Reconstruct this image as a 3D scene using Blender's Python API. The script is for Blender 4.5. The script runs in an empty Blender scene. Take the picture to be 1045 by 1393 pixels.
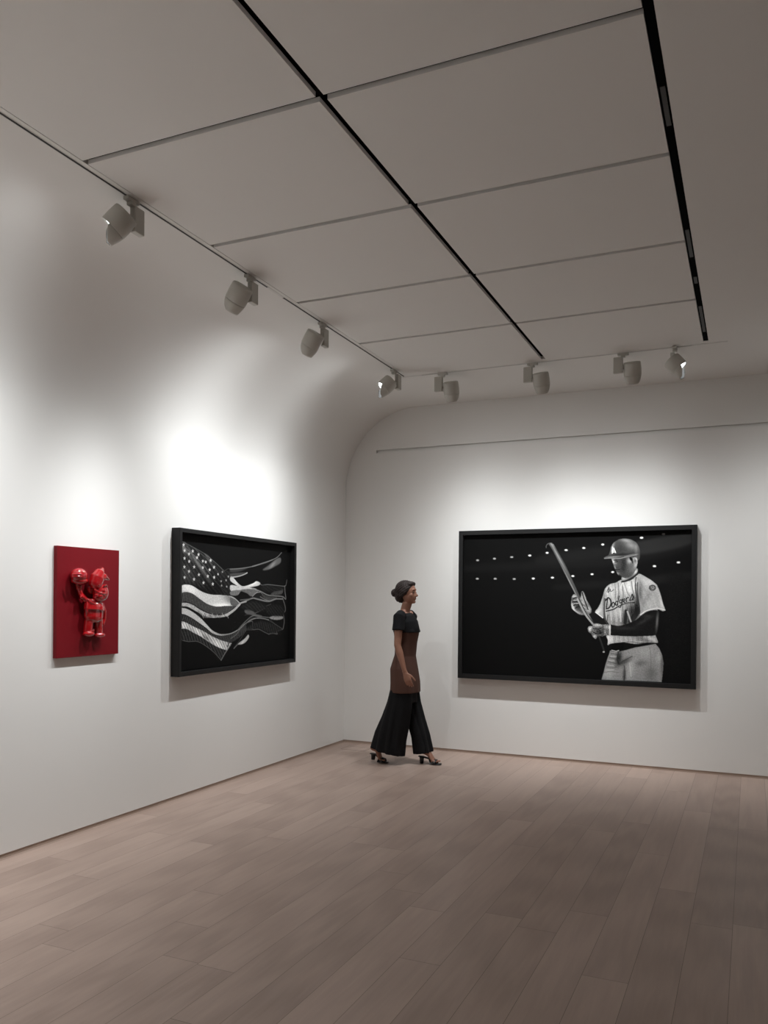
import bpy, bmesh, math, random
import numpy as np
from mathutils import Vector, Matrix, Quaternion
PI = math.pi
S = bpy.context.scene
C = S.collection
random.seed(7)

# ---------------------------------------------------------------- camera
cam_d = bpy.data.cameras.new('camera'); cam = bpy.data.objects.new('camera', cam_d); C.objects.link(cam); S.camera = cam
cam_d.sensor_fit = 'HORIZONTAL'; cam_d.sensor_width = 36; cam_d.lens = 1119.07*36/1045; cam_d.shift_y = 119.28/1045
cam_d.clip_start = .05; cam_d.clip_end = 100
R_ = Vector((.9132046, .40740464, .00887772)); U_ = Vector((-.00810977, -.00361186, .99996059)); F_ = Vector((-.40742066, .9132406, 0))
M_ = Matrix((R_, U_, -F_)).transposed().to_4x4(); M_.translation = Vector((4.15472, -8.24478, 1.6))
cam.matrix_world = M_

# ---------------------------------------------------------------- world, exposure, room light
H = 3.687                                    # ceiling height
SPOT = 2.8                                   # overall dimmer of the track lamps
w = bpy.data.worlds.new('world'); S.world = w; w.use_nodes = True
w.node_tree.nodes['Background'].inputs[0].default_value = (1, .84, .72, 1)
w.node_tree.nodes['Background'].inputs[1].default_value = .10  # dim warm fill, added; reaches the room through the invented rear opening
S.view_settings.view_transform = 'Standard'; S.view_settings.look = 'None'
S.view_settings.gamma = 1; S.view_settings.use_curve_mapping = False; S.view_settings.exposure = 0

# ---------------------------------------------------------------- materials
def lin(r, g, b):
    f = lambda c: (c/255/12.92) if c/255 < .04045 else ((c/255+.055)/1.055)**2.4
    return (f(r), f(g), f(b), 1)
def mat(name, col, rough=.6, metal=0, noise=0, scale=20, bump=0, spec=.5, coat=0):
    m = bpy.data.materials.new(name); m.use_nodes = True; nt = m.node_tree; b = nt.nodes['Principled BSDF']
    b.inputs['Base Color'].default_value = col; b.inputs['Roughness'].default_value = rough
    b.inputs['Metallic'].default_value = metal; b.inputs['Specular IOR Level'].default_value = spec
    b.inputs['Coat Weight'].default_value = coat; b.inputs['Coat Roughness'].default_value = .05
    if noise or bump:
        tc = nt.nodes.new('ShaderNodeTexCoord'); n = nt.nodes.new('ShaderNodeTexNoise'); n.inputs['Scale'].default_value = scale; n.inputs['Detail'].default_value = 4
        nt.links.new(tc.outputs['Object'], n.inputs['Vector'])
        if noise:
            mx = nt.nodes.new('ShaderNodeMix'); mx.data_type = 'RGBA'
            mx.inputs['A'].default_value = tuple(c*(1-noise) for c in col[:3])+(1,); mx.inputs['B'].default_value = tuple(min(c*(1+noise), 1) for c in col[:3])+(1,)
            nt.links.new(n.outputs['Fac'], mx.inputs['Factor']); nt.links.new(mx.outputs['Result'], b.inputs['Base Color'])
        if bump:
            bp = nt.nodes.new('ShaderNodeBump'); bp.inputs['Strength'].default_value = bump; bp.inputs['Distance'].default_value = .002
            nt.links.new(n.outputs['Fac'], bp.inputs['Height']); nt.links.new(bp.outputs['Normal'], b.inputs['Normal'])
    return m
def emat(name, col, strength):
    m = bpy.data.materials.new(name); m.use_nodes = True; b = m.node_tree.nodes['Principled BSDF']
    b.inputs['Base Color'].default_value = (.8, .8, .8, 1)
    b.inputs['Emission Color'].default_value = col; b.inputs['Emission Strength'].default_value = strength
    return m
def floor_mat():
    m = bpy.data.materials.new('oak_planks'); m.use_nodes = True; nt = m.node_tree; N = nt.nodes; L = nt.links; b = N['Principled BSDF']
    def math_(op, a, b_=None, c=None):
        n = N.new('ShaderNodeMath'); n.operation = op
        for i, v in enumerate((a, b_, c)):
            if v is None: continue
            if isinstance(v, (int, float)): n.inputs[i].default_value = v
            else: L.new(v, n.inputs[i])
        return n.outputs[0]
    g = N.new('ShaderNodeNewGeometry'); sp = N.new('ShaderNodeSeparateXYZ'); L.new(g.outputs['Position'], sp.inputs[0])
    W = .1935; LEN = 1.9
    u = math_('DIVIDE', math_('SUBTRACT', sp.outputs[0], 3.118), W); iu = math_('FLOOR', u); fu = math_('SUBTRACT', u, iu)
    wn = N.new('ShaderNodeTexWhiteNoise'); wn.noise_dimensions = '1D'; L.new(iu, wn.inputs['W'])
    v = math_('ADD', math_('DIVIDE', sp.outputs[1], LEN), math_('MULTIPLY', wn.outputs['Value'], 7.3)); iv = math_('FLOOR', v); fv = math_('SUBTRACT', v, iv)
    cb = N.new('ShaderNodeCombineXYZ'); L.new(iu, cb.inputs[0]); L.new(iv, cb.inputs[1])
    wn2 = N.new('ShaderNodeTexWhiteNoise'); wn2.noise_dimensions = '3D'; L.new(cb.outputs[0], wn2.inputs['Vector'])
    rnd = wn2.outputs['Value']
    # wood grain, stretched along the plank, shifted per plank
    cv = N.new('ShaderNodeCombineXYZ'); L.new(math_('ADD', math_('MULTIPLY', sp.outputs[0], 14), math_('MULTIPLY', rnd, 37)), cv.inputs[0]); L.new(math_('MULTIPLY', sp.outputs[1], 1.1), cv.inputs[1]); L.new(math_('MULTIPLY', rnd, 11), cv.inputs[2])
    gn = N.new('ShaderNodeTexNoise'); gn.inputs['Scale'].default_value = 2.2; gn.inputs['Detail'].default_value = 7; gn.inputs['Roughness'].default_value = .65; gn.inputs['Distortion'].default_value = .6; L.new(cv.outputs[0], gn.inputs['Vector'])
    wv = N.new('ShaderNodeTexWave'); wv.wave_type = 'RINGS'; wv.inputs['Scale'].default_value = .55; wv.inputs['Distortion'].default_value = 5; wv.inputs['Detail'].default_value = 3; wv.inputs['Detail Scale'].default_value = 1.2; L.new(cv.outputs[0], wv.inputs['Vector'])
    ramp = N.new('ShaderNodeMix'); ramp.data_type = 'RGBA'; ramp.inputs['A'].default_value = lin(*FLOOR_DARK); ramp.inputs['B'].default_value = lin(*FLOOR_LIGHT)
    f = math_('ADD', math_('ADD', .06, math_('MULTIPLY', rnd, .24)), math_('ADD', math_('MULTIPLY', gn.outputs['Fac'], .46), math_('MULTIPLY', wv.outputs['Fac'], .14)))
    L.new(f, ramp.inputs['Factor'])
    # joints between planks
    eu = math_('MINIMUM', fu, math_('SUBTRACT', 1, fu)); ev = math_('MINIMUM', fv, math_('SUBTRACT', 1, fv))
    ju = math_('LESS_THAN', eu, .0010/W); jv = math_('LESS_THAN', ev, .0012/LEN); j = math_('MAXIMUM', ju, jv)
    mx = N.new('ShaderNodeMix'); mx.data_type = 'RGBA'; L.new(math_('MULTIPLY', j, .72), mx.inputs['Factor']); L.new(ramp.outputs['Result'], mx.inputs['A']); mx.inputs['B'].default_value = lin(52, 40, 34)
    L.new(mx.outputs['Result'], b.inputs['Base Color'])
    L.new(math_('ADD', .36, math_('MULTIPLY', gn.outputs['Fac'], .16)), b.inputs['Roughness']); b.inputs['Specular IOR Level'].default_value = .42
    bp = N.new('ShaderNodeBump'); bp.inputs['Strength'].default_value = .12; bp.inputs['Distance'].default_value = .002
    L.new(math_('SUBTRACT', gn.outputs['Fac'], math_('MULTIPLY', j, 1.2)), bp.inputs['Height']); L.new(bp.outputs['Normal'], b.inputs['Normal'])
    return m
FLOOR_DARK = (131, 110, 99); FLOOR_LIGHT = (191, 168, 155)
M = dict(
    wall=mat('white_plaster', (.79, .768, .738, 1), .9, noise=.012, scale=3, bump=.05, spec=.2),
    ceil=mat('ceiling_paint', (.79, .768, .738, 1), .9, noise=.012, scale=2, spec=.2),
    void=mat('black_void', (.006, .005, .005, 1), .9, spec=.1),
    slot=mat('dark_slot', (.012, .009, .008, 1), .7, noise=.1),
    rail=mat('white_rail', (.70, .68, .65, 1), .5, noise=.02),
    plinth=mat('shadow_plinth', lin(176, 156, 142), .8, noise=.05),
    lamp=mat('lamp_paint', (.50, .485, .44, 1), .45, noise=.02),
    lampin=mat('lamp_inner', (.05, .048, .045, 1), .4, noise=.02),
    frame=mat('black_frame', (.009, .0088, .0088, 1), .5, noise=.15, scale=60, bump=.05, spec=.3),
    red=mat('red_panel', (.165, .0045, .009, 1), .5, noise=.05, scale=30, spec=.2),
    redgloss=mat('red_gloss', (.36, .003, .006, 1), .10, noise=.04, scale=30, spec=.6, coat=1),
    skin=mat('skin', lin(150, 106, 86), .55, noise=.05, scale=30),
    hair=mat('dark_hair', lin(34, 19, 14), .7, noise=.3, scale=60, bump=.5),
    black=mat('black_cloth', (.006, .006, .007, 1), .85, noise=.2, scale=60, bump=.3, spec=.25),
    brown=mat('brown_cloth', lin(86, 60, 51), .8, noise=.08, scale=80, bump=.3, spec=.25),
    shoe=mat('black_leather', (.01, .009, .009, 1), .4, noise=.1),
    eye=mat('eye', (.02, .015, .012, 1), .2, noise=.1),
    lens=emat('lit_lens', (.93, .97, 1, 1), 5),
    floor=floor_mat(),
)

# ---------------------------------------------------------------- helpers
def obj(name, me, m, parent=None, smooth=False):
    """link a bmesh or mesh as ONE object"""
    if isinstance(me, bmesh.types.BMesh):
        bm = me; bmesh.ops.recalc_face_normals(bm, faces=bm.faces); me = bpy.data.meshes.new(name); bm.to_mesh(me); bm.free()
    me.name = name
    if m and not me.materials: me.materials.append(m)
    if smooth:
        for p in me.polygons: p.use_smooth = True
    o = bpy.data.objects.new(name, me); C.objects.link(o); o.parent = parent
    return o
def thing(name, label, cat, loc=(0, 0, 0), rot=(0, 0, 0), group=None):
    o = bpy.data.objects.new(name, None); C.objects.link(o); o.location = loc; o.rotation_euler = rot; o.empty_display_size = .1
    o['label'] = label; o['category'] = cat
    if group: o['group'] = group
    return o
def struct(name, bm, m, parent=None, smooth=False):
    o = obj(name, bm, m, parent, smooth)
    if parent is None: o['kind'] = 'structure'
    return o
def box(bm, x0, x1, y0, y1, z0, z1, bev=0):
    r = bmesh.ops.create_cube(bm, size=1); v = r['verts']
    bmesh.ops.scale(bm, vec=(abs(x1-x0), abs(y1-y0), abs(z1-z0)), verts=v); bmesh.ops.translate(bm, vec=((x0+x1)/2, (y0+y1)/2, (z0+z1)/2), verts=v)
    if bev:
        es = list({e for q in v for e in q.link_edges}); bmesh.ops.bevel(bm, geom=es, offset=bev, segments=2, profile=.6, affect='EDGES')
    return bm
def frames(path):
    """parallel-transport frames along a path"""
    P = [Vector(p) for p in path]; T = []
    for i in range(len(P)):
        t = P[min(i+1, len(P)-1)]-P[max(i-1, 0)]; T.append(t.normalized() if t.length > 1e-9 else Vector((0, 0, 1)))
    return P, T
def loft(bm, path, radii, side=(0, 1, 0), n=20, cap=True, round_=True):
    """tube along path; radii = (a, b) per point, b along 'side', a across it"""
    P, T = frames(path); rings = []
    rd = [(r, r) if isinstance(r, (int, float)) else r for r in radii]
    items = list(zip(P, T, rd))
    if cap and round_:
        for (end, sgn) in ((0, -1), (-1, 1)):
            p, t, (a, b) = items[0] if end == 0 else items[-1]
            ext = [(p+t*sgn*min(a, b)*math.sin(k), t, (a*math.cos(k), b*math.cos(k))) for k in (PI/6, PI/3, PI/2*.93)]
            items = list(reversed(ext))+items if end == 0 else items+ext
    for p, t, (a, b) in items:
        s = Vector(side); s = (s-t*s.dot(t))
        if s.length < 1e-4: s = Vector((1, 0, 0))-t*t.x
        s.normalize(); q = t.cross(s)
        rings.append([bm.verts.new(p+q*(a*math.cos(2*PI*k/n))+s*(b*math.sin(2*PI*k/n))) for k in range(n)])
    for r0, r1 in zip(rings, rings[1:]):
        for k in range(n): bm.faces.new((r0[k], r0[(k+1) % n], r1[(k+1) % n], r1[k]))
    if cap: bm.faces.new(rings[0][::-1]); bm.faces.new(rings[-1])
    return bm
def ball(bm, c, r, rot=None, seg=20):
    m = Matrix.Translation(c) @ (rot.to_matrix().to_4x4() if rot else Matrix()) @ Matrix.Diagonal((r[0], r[1], r[2], 1))
    bmesh.ops.create_uvsphere(bm, u_segments=seg, v_segments=seg//2+2, radius=1, matrix=m)
def fuse(bm, voxel, smooth_it=4, factor=.5):
    """one continuous skin from overlapping lofts"""
    bmesh.ops.recalc_face_normals(bm, faces=bm.faces)
    me = bpy.data.meshes.new('t'); bm.to_mesh(me); bm.free()
    o = bpy.data.objects.new('t', me); C.objects.link(o)
    r = o.modifiers.new('r', 'REMESH'); r.mode = 'VOXEL'; r.voxel_size = voxel; r.use_smooth_shade = True
    if smooth_it:
        s = o.modifiers.new('s', 'SMOOTH'); s.iterations = smooth_it; s.factor = factor
    dg = bpy.context.evaluated_depsgraph_get(); dg.update()
    out = bpy.data.meshes.new_from_object(o.evaluated_get(dg)); bpy.data.objects.remove(o)
    for p in out.polygons: p.use_smooth = True
    return out
# ---------------------------------------------------------------- the room
X1 = 9.2; Y1 = -13.5                          # far side wall, rear end of the hall
bm = bmesh.new(); box(bm, -.3, X1+.2, Y1-.2, .3, -.12, 0); struct('floor', bm, M['floor'])
# left wall: upright, then a cove sweeping up into the ceiling
RC = .85; zb = .028
bm = bmesh.new(); box(bm, -.3, 0, Y1, .3, zb, H+.03); struct('wall_left', bm, M['wall'])
arc = [(0.0, H-RC)]+[(RC-RC*math.cos(a), H-RC+RC*math.sin(a)) for a in [i*PI/2/60 for i in range(1, 61)]]+[(1.213, H)]
bm = bmesh.new()
ring = arc+[(1.213, H+.03), (-.01, H+.03), (-.01, H-RC)]
rows = [[bm.verts.new((x, Y1*k/15, z)) for x, z in ring] for k in range(16)]
bm.faces.new(rows[0]); bm.faces.new(rows[-1][::-1])
for a, b in zip(rows, rows[1:]):
    for i in range(len(a)): bm.faces.new((a[i], a[(i+1) % len(a)], b[(i+1) % len(a)], b[i]))
cove_bm = bm
# end wall: flat, a recessed reveal line high up, small radius under the ceiling
gz0, gz1, gx = 3.219, 3.247, .37
bm = bmesh.new()
box(bm, -.02, X1, 0, .3, zb, gz0); box(bm, -.02, gx, 0, .3, gz0, gz1); box(bm, -.02, X1, 0, .3, gz1, H+.03); box(bm, gx, X1, .03, .3, gz0, gz1)
struct('wall_back', bm, M['wall'])
bm = bmesh.new(); rr = .10; n = 12
pr_ = [(-.0, H), (0, H-rr)]+[(-rr+rr*math.cos(t), H-rr+rr*math.sin(t)) for t in [i*PI/2/n for i in range(1, n+1)]]
a = [bm.verts.new((.4, y, z)) for y, z in pr_]; b = [bm.verts.new((X1, y, z)) for y, z in pr_]
bm.faces.new(a); bm.faces.new(b[::-1])
for i in range(len(a)): bm.faces.new((a[i], a[(i+1) % len(a)], b[(i+1) % len(a)], b[i]))
# unseen rest of the hall so that light bounces as in a closed room
bm2 = bmesh.new(); box(bm2, X1, X1+.2, Y1, .3, zb, H+.03); struct('wall_right', bm2, M['wall'])
bm2 = bmesh.new(); box(bm2, 0, 2.2, Y1-.2, Y1, zb, H+.03); box(bm2, 6.4, X1, Y1-.2, Y1, zb, H+.03); box(bm2, 2.2, 6.4, Y1-.2, Y1, 2.9, H+.03); struct('wall_front', bm2, M['wall'])  # gap in this unseen wall is invented, to let the world fill in
bm.free()
# recessed shadow-gap plinths
bm = bmesh.new(); box(bm, -.3, -.005, Y1, .3, 0, zb); struct('baseboard_left', bm, M['plinth'])
bm = bmesh.new(); box(bm, -.012, X1, .005, .3, 0, zb); struct('baseboard_back', bm, M['plinth'])
bm = bmesh.new(); box(bm, X1+.012, X1+.2, Y1, .3, 0, zb); struct('baseboard_right', bm, M['plinth'])
# ceiling: plain margins + lift-out panels with open joints, black void above
xs = [1.213, 2.485, 2.522, 3.79, 3.829]
bm = bmesh.new()
box(bm, xs[0], xs[4], -1.205, .3, H, H+.03)                     # margin by the end wall
box(bm, xs[4], X1+.2, Y1, .3, H, H+.03)                      # plain ceiling on the right
ceil = struct('ceiling', bm, M['ceil'])
cv = obj('cove', cove_bm, M['wall'], ceil)
for p in cv.data.polygons: p.use_smooth = len(p.vertices) == 4
cv.modifiers.new('edges', 'EDGE_SPLIT').split_angle = .3
bm = bmesh.new(); box(bm, 1.1, 4.1, Y1, -1.0, H+.13, H+.16); obj('plenum', bm, M['void'], ceil)
bm = bmesh.new(); box(bm, xs[4]-.001, xs[4]+.004, Y1, -1.2, H+.012, H+.13); box(bm, xs[0], xs[4], -1.206, -1.2, H+.031, H+.13); box(bm, 1.20, 1.213, Y1, -1.2, H+.031, H+.13); obj('void_lining', bm, M['void'], ceil)
ys = [-1.205, -2.20, -3.20, -4.212, -5.228, -6.24, -7.25, -8.26, -9.27, -10.3, -11.3, -12.3, Y1]
g = .017
for (xa, xb) in ((xs[0]+.004, xs[1]), (xs[2], xs[3])):
    for i in range(len(ys)-1):
        bm = bmesh.new(); y_a = ys[i]-(g if i else 0); y_b = ys[i+1]+g
        box(bm, xa, xb, y_b, y_a, H, H+.022, .0012)
        obj('ceiling_panel', bm, M['ceil'], ceil)
# square clips where the panels' hangers meet in the centre joint
for y in ys[1:8]:
    bm = bmesh.new(); box(bm, 2.47, 2.54, y-.03, y+.03, H+.032, H+.05); obj('panel_hanger', bm, M['void'], ceil)
# black strip lying in the right-hand joint with its dull metal couplings
bm = bmesh.new(); box(bm, 3.7915, 3.8275, Y1, -1.21, H+.003, H+.05)
t1 = thing('slot_profile', 'black profile running inside the wide right-hand joint of the ceiling', 'ceiling track'); obj('channel', bm, mat('black_anodised', (.003, .003, .003, 1), .9, 0, noise=.1, spec=.02), t1)
for ya, yb in ((-4.75, -4.45), (-3.35, -2.95), (-2.62, -2.5), (-2.05, -1.45)):
    bm = bmesh.new(); box(bm, 3.80, 3.82, ya, yb, H+.0005, H+.02, .001); obj('coupling', bm, mat('dull_steel', (.05, .047, .045, 1), .5, .6, noise=.1), t1)
# floor box lid, flush with the boards, near the corner
t1 = thing('floor_box', 'flush rectangular floor socket lid near the corner of the room', 'floor box', (.30, -.30, 0))
bm = bmesh.new()
for q in ((-.14, .14, -.10, -.094), (-.14, .14, .094, .10), (-.14, -.134, -.10, .10), (.134, .14, -.10, .10)): box(bm, q[0], q[1], q[2], q[3], 0, .0012)
obj('rim', bm, mat('floor_box_rim', lin(112, 94, 84), .5, noise=.05), t1)
bm = bmesh.new(); box(bm, -.133, .133, -.093, .093, 0, .0008); obj('lid', bm, M['floor'], t1)

# ---------------------------------------------------------------- flush lighting tracks
def rail_y(x, y0, y1, gaps, name, label):
    t = thing(name, label, 'lighting track', (0, 0, 0))
    bm = bmesh.new(); box(bm, x-.011, x-.007, y0, y1, H-.0015, H+.002); box(bm, x+.007, x+.011, y0, y1, H-.0015, H+.002)
    for a, b in gaps: box(bm, x-.0071, x+.0071, a, b, H-.0015, H+.002)
    obj('rail', bm, M['rail'], t)
    bm = bmesh.new(); box(bm, x-.007, x+.007, y0, y1, H-.001, H+.001); obj('conductor_slot', bm, M['slot'], t)
    return t
rail_y(1.178, Y1, -1.16, [(-3.535, -3.332)], 'lighting_track', 'thin flush white track with dark slot along the left side of the ceiling')
t = thing('lighting_track', 'thin flush white track crossing the ceiling parallel to the end wall', 'lighting track')
bm = bmesh.new(); box(bm, 1.161, 3.97, -1.151, -1.142, H-.003, H+.002); box(bm, 1.161, 3.97, -1.133, -1.124, H-.003, H+.002); box(bm, 1.161, 1.345, -1.143, -1.132, H-.0028, H+.002); box(bm, 3.70, 3.97, -1.143, -1.132, H-.0028, H+.002)
obj('rail', bm, M['rail'], t)
bm = bmesh.new(); box(bm, 1.345, 3.70, -1.142, -1.133, H-.0012, H+.001); obj('conductor_slot', bm, M['slot'], t)
# ---------------------------------------------------------------- track spotlights
def beam(ld, sig, base, core):
    """luminous intensity: gaussian core of width sig (degrees) around the direction core (lamp space) plus a wide weak skirt in front of the lens"""
    ld.use_nodes = True; nt = ld.node_tree; N, L = nt.nodes, nt.links; em = N['Emission']
    tc = N.new('ShaderNodeTexCoord'); nm = N.new('ShaderNodeVectorMath'); nm.operation = 'NORMALIZE'; L.new(tc.outputs['Normal'], nm.inputs[0])
    sp = N.new('ShaderNodeSeparateXYZ'); L.new(nm.outputs[0], sp.inputs[0])
    def m(op, a, b=0.0):
        n = N.new('ShaderNodeMath'); n.operation = op
        for i, v in enumerate((a, b)):
            if isinstance(v, (int, float)): n.inputs[i].default_value = v
            else: L.new(v, n.inputs[i])
        return n.outputs[0]
    dt = N.new('ShaderNodeVectorMath'); dt.operation = 'DOT_PRODUCT'; L.new(nm.outputs[0], dt.inputs[0]); dt.inputs[1].default_value = core
    th = m('ARCCOSINE', m('MINIMUM', m('ABSOLUTE', dt.outputs['Value']), 1.0))
    q = m('DIVIDE', th, math.radians(sig)); g = m('EXPONENT', m('MULTIPLY', m('MULTIPLY', q, q), -1.0))
    mr = N.new('ShaderNodeMapRange'); mr.interpolation_type = 'SMOOTHSTEP'; L.new(m('ABSOLUTE', sp.outputs[2]), mr.inputs['Value'])
    mr.inputs['From Min'].default_value = .02; mr.inputs['From Max'].default_value = 1.0
    L.new(m('MULTIPLY', m('ADD', g, base), mr.outputs['Result']), em.inputs['Strength'])
def spotlight(loc, drv, head, aim, visor_dir, label, power, sig, base, target, size=.03, col=(.93, .975, 1), lens_up=(0, 0, 0)):
    """loc: clamp on the track; drv: driver box offset; head: head centre offset; aim: direction the lens looks;
    visor_dir: side carrying the half shield"""
    t = thing('track_spotlight', label, 'spotlight', loc, group='track spotlights under the ceiling')
    bm = bmesh.new(); box(bm, -.045, .045, -.017, .017, -.022, -.003, .003); box(bm, -.017, .017, -.017, .017, -.04, -.02, .003)
    if abs(drv[1]) >= abs(drv[0]): bmesh.ops.rotate(bm, cent=(0, 0, 0), matrix=Matrix.Rotation(PI/2, 3, 'Z'), verts=bm.verts)
    obj('track_adapter', bm, M['lamp'], t)
    dx, dy = drv; wx, wy = (.038, .018) if abs(dx) > abs(dy) else (.018, .038)
    bm = bmesh.new(); box(bm, dx-wx, dx+wx, dy-wy, dy+wy, -.170, -.035, .006)
    obj('driver_box', bm, M['lamp'], t)
    hc = Vector(head); A = Vector(aim).normalized(); V = Vector(visor_dir); V = (V-A*V.dot(A)).normalized(); W = A.cross(V)
    bm = bmesh.new(); loft(bm, [(dx*.6, dy*.6, -.115), (hc.x*.5+dx*.3, hc.y*.5+dy*.3, -.12), hc-A*.01], [.018, .018, .018], side=(.3, .2, 1), n=14, cap=True, round_=False)
    obj('hinge', bm, M['lamp'], t, True)
    def lathe(bm, pr_, n=40, a0=0, a1=2*PI, closed=True):
        rings = []
        for s_, r in pr_:
            rings.append([bm.verts.new(hc+A*s_+(V*math.cos(a0+(a1-a0)*k/n)+W*math.sin(a0+(a1-a0)*k/n))*r) for k in range(n if closed else n+1)])
        for r0, r1 in zip(rings, rings[1:]):
            for k in range(n): bm.faces.new((r0[k], r0[(k+1) % len(r0)], r1[(k+1) % len(r1)], r1[k]))
        return rings
    bm = bmesh.new()
    R0 = .071
    r = lathe(bm, [(-.058, .001), (-.058, R0-.010), (-.055, R0-.004), (-.048, R0-.001), (.0, R0+.001), (.048, R0), (.050, R0-.001), (.050, R0-.004), (.036, R0-.006), (.036, .001)])
    obj('head', bm, M['lamp'], t, True).data.polygons.foreach_set('use_smooth', [True]*(40*9))
    hd = t.children[-1]; hd.modifiers.new('es', 'EDGE_SPLIT').split_angle = .6
    bm = bmesh.new(); rr = lathe(bm, [(.0405, R0-.0065), (.0405, .001)])
    obj('lens', bm, M['lens'], hd)
    # half shield: a tapering shell on one side
    bm = bmesh.new(); sp_ = PI*.62; outer = []; n = 30
    for j in range(9):
        f = j/8; s_ = .050+.070*f; rad = R0-.002-.018*f**1.5; half = sp_*(1-.45*f**2)
        outer.append([(s_, rad, -half+2*half*k/n) for k in range(n+1)])
    sh = []
    for off in (0, -.0025):
        sh.append([[bm.verts.new(hc+A*s_+(V*math.cos(a)+W*math.sin(a))*(rad+off)) for s_, rad, a in row] for row in outer])
    o_, i_ = sh
    for L_ in (o_, i_):
        for j in range(8):
            for k in range(n): bm.faces.new((L_[j][k], L_[j][k+1], L_[j+1][k+1], L_[j+1][k]))
    for k in range(n): bm.faces.new((o_[0][k], o_[0][k+1], i_[0][k+1], i_[0][k])); bm.faces.new((o_[8][k], o_[8][k+1], i_[8][k+1], i_[8][k]))
    for j in range(8): bm.faces.new((o_[j][0], o_[j+1][0], i_[j+1][0], i_[j][0])); bm.faces.new((o_[j][n], o_[j+1][n], i_[j+1][n], i_[j][n]))
    nf = len(bm.faces); bm.faces.ensure_lookup_table()
    for f in bm.faces[8*n:16*n]: f.material_index = 1
    vz = obj('visor', bm, M['lamp'], t, True); vz.data.materials.append(M['lampin'])
    # the lamp's own light, just in front of its lens
    ld = bpy.data.lights.new('spot', 'SPOT'); ld.energy = power*SPOT; ld.spot_size = math.radians(178); ld.spot_blend = .05; ld.shadow_soft_size = size; ld.color = col
    lo = bpy.data.objects.new('spot', ld); C.objects.link(lo); lo.parent = t
    p = hc+A*.120-V*.030; lo.location = p
    Q = (A*.8+Vector(lens_up)).to_track_quat('-Z', 'Y'); lo.rotation_mode = 'QUATERNION'; lo.rotation_quaternion = Q
    d = (Vector(target)-Vector(loc)-p).normalized(); d.rotate(Q.inverted()); beam(ld, sig, base, d)
    return t
TX, TY = 1.178, -1.138
G = 'track spotlight '
# along the left wall (near to far)
spotlight((TX, -4.86, H), (.0, .045), (-.045, -.04, -.130), (-.62, -.30, -.74), (.6, .6, 0), 'grey spotlight nearest the camera on the left track, glowing lens showing', 88, 31, .04, (0, -5.25, 1.0))
spotlight((TX, -3.745, H), (.0, .035), (-.04, -.065, -.135), (-.62, .12, -.76), (.85, -.35, 0), 'grey spotlight on the left track, second nearest the camera', 70, 16.5, .004, (0, -3.99, 1.7))
spotlight((TX, -2.76, H), (.0, .035), (-.04, -.075, -.145), (-.58, .12, -.78), (.85, -.35, 0), 'grey spotlight on the left track just above the bright pool, third from the camera', 60, 38, .10, (0, -2.65, 1.1))
spotlight((TX, -1.40, H), (.02, .055), (-.04, -.06, -.150), (-.56, -.46, -.70), (.75, .5, 0), 'small grey spotlight in the far corner where both tracks meet, lens glowing', 70, 31, .055, (0, -2.05, .95))
# along the end wall (left to right)
spotlight((1.555, TY, H), (-.04, .0), (.070, .035, -.140), (.0, .36, -.93), (0, -1, 0), 'grey spotlight seen from behind, leftmost on the track facing the end wall', 75, 27, .03, (1.6, 0, .8))
spotlight((2.39, TY, H), (-.04, .0), (.070, .035, -.145), (.04, .36, -.93), (-.02, -1, 0), 'grey spotlight seen from behind, hung at the end of the central ceiling joint', 80, 26, .02, (2.6, 0, 1.0))
spotlight((3.16, TY, H), (-.04, .0), (.072, .035, -.135), (.0, .36, -.93), (0, -1, 0), 'grey spotlight seen from behind, right of the central ceiling joint above the ballplayer picture', 56, 25, .02, (3.2, 0, 1.35))
spotlight((3.57, TY, H), (-.02, .055), (.01, -.03, -.150), (.62, -.02, -.76), (-1, .1, 0), 'grey spotlight turned to the right with glowing lens, nearest the black ceiling slot', 65, 28, .012, (5.3, 0, 1.0))
# unseen lamps added further along the left track for wall light and ambient bounce
for i, (lx, ly, tx, ty) in enumerate(((TX, -6.6, 0, -6.9), (TX, -8.4, 0, -8.4), (TX, -10.4, 0, -10.4))):
    spotlight((lx, ly, H), (.0, .055), (-.05, -.09, -.165), (-.46, 0, -.86), (1, 0, 0), ('unseen grey spotlight added on the left track, first one behind the nearest glowing one', 'unseen grey spotlight added on the left track, level with the camera', 'unseen grey spotlight added on the left track, last one towards the added rear opening')[i], 150, 28, .03, (tx, ty, 1.0))
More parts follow.
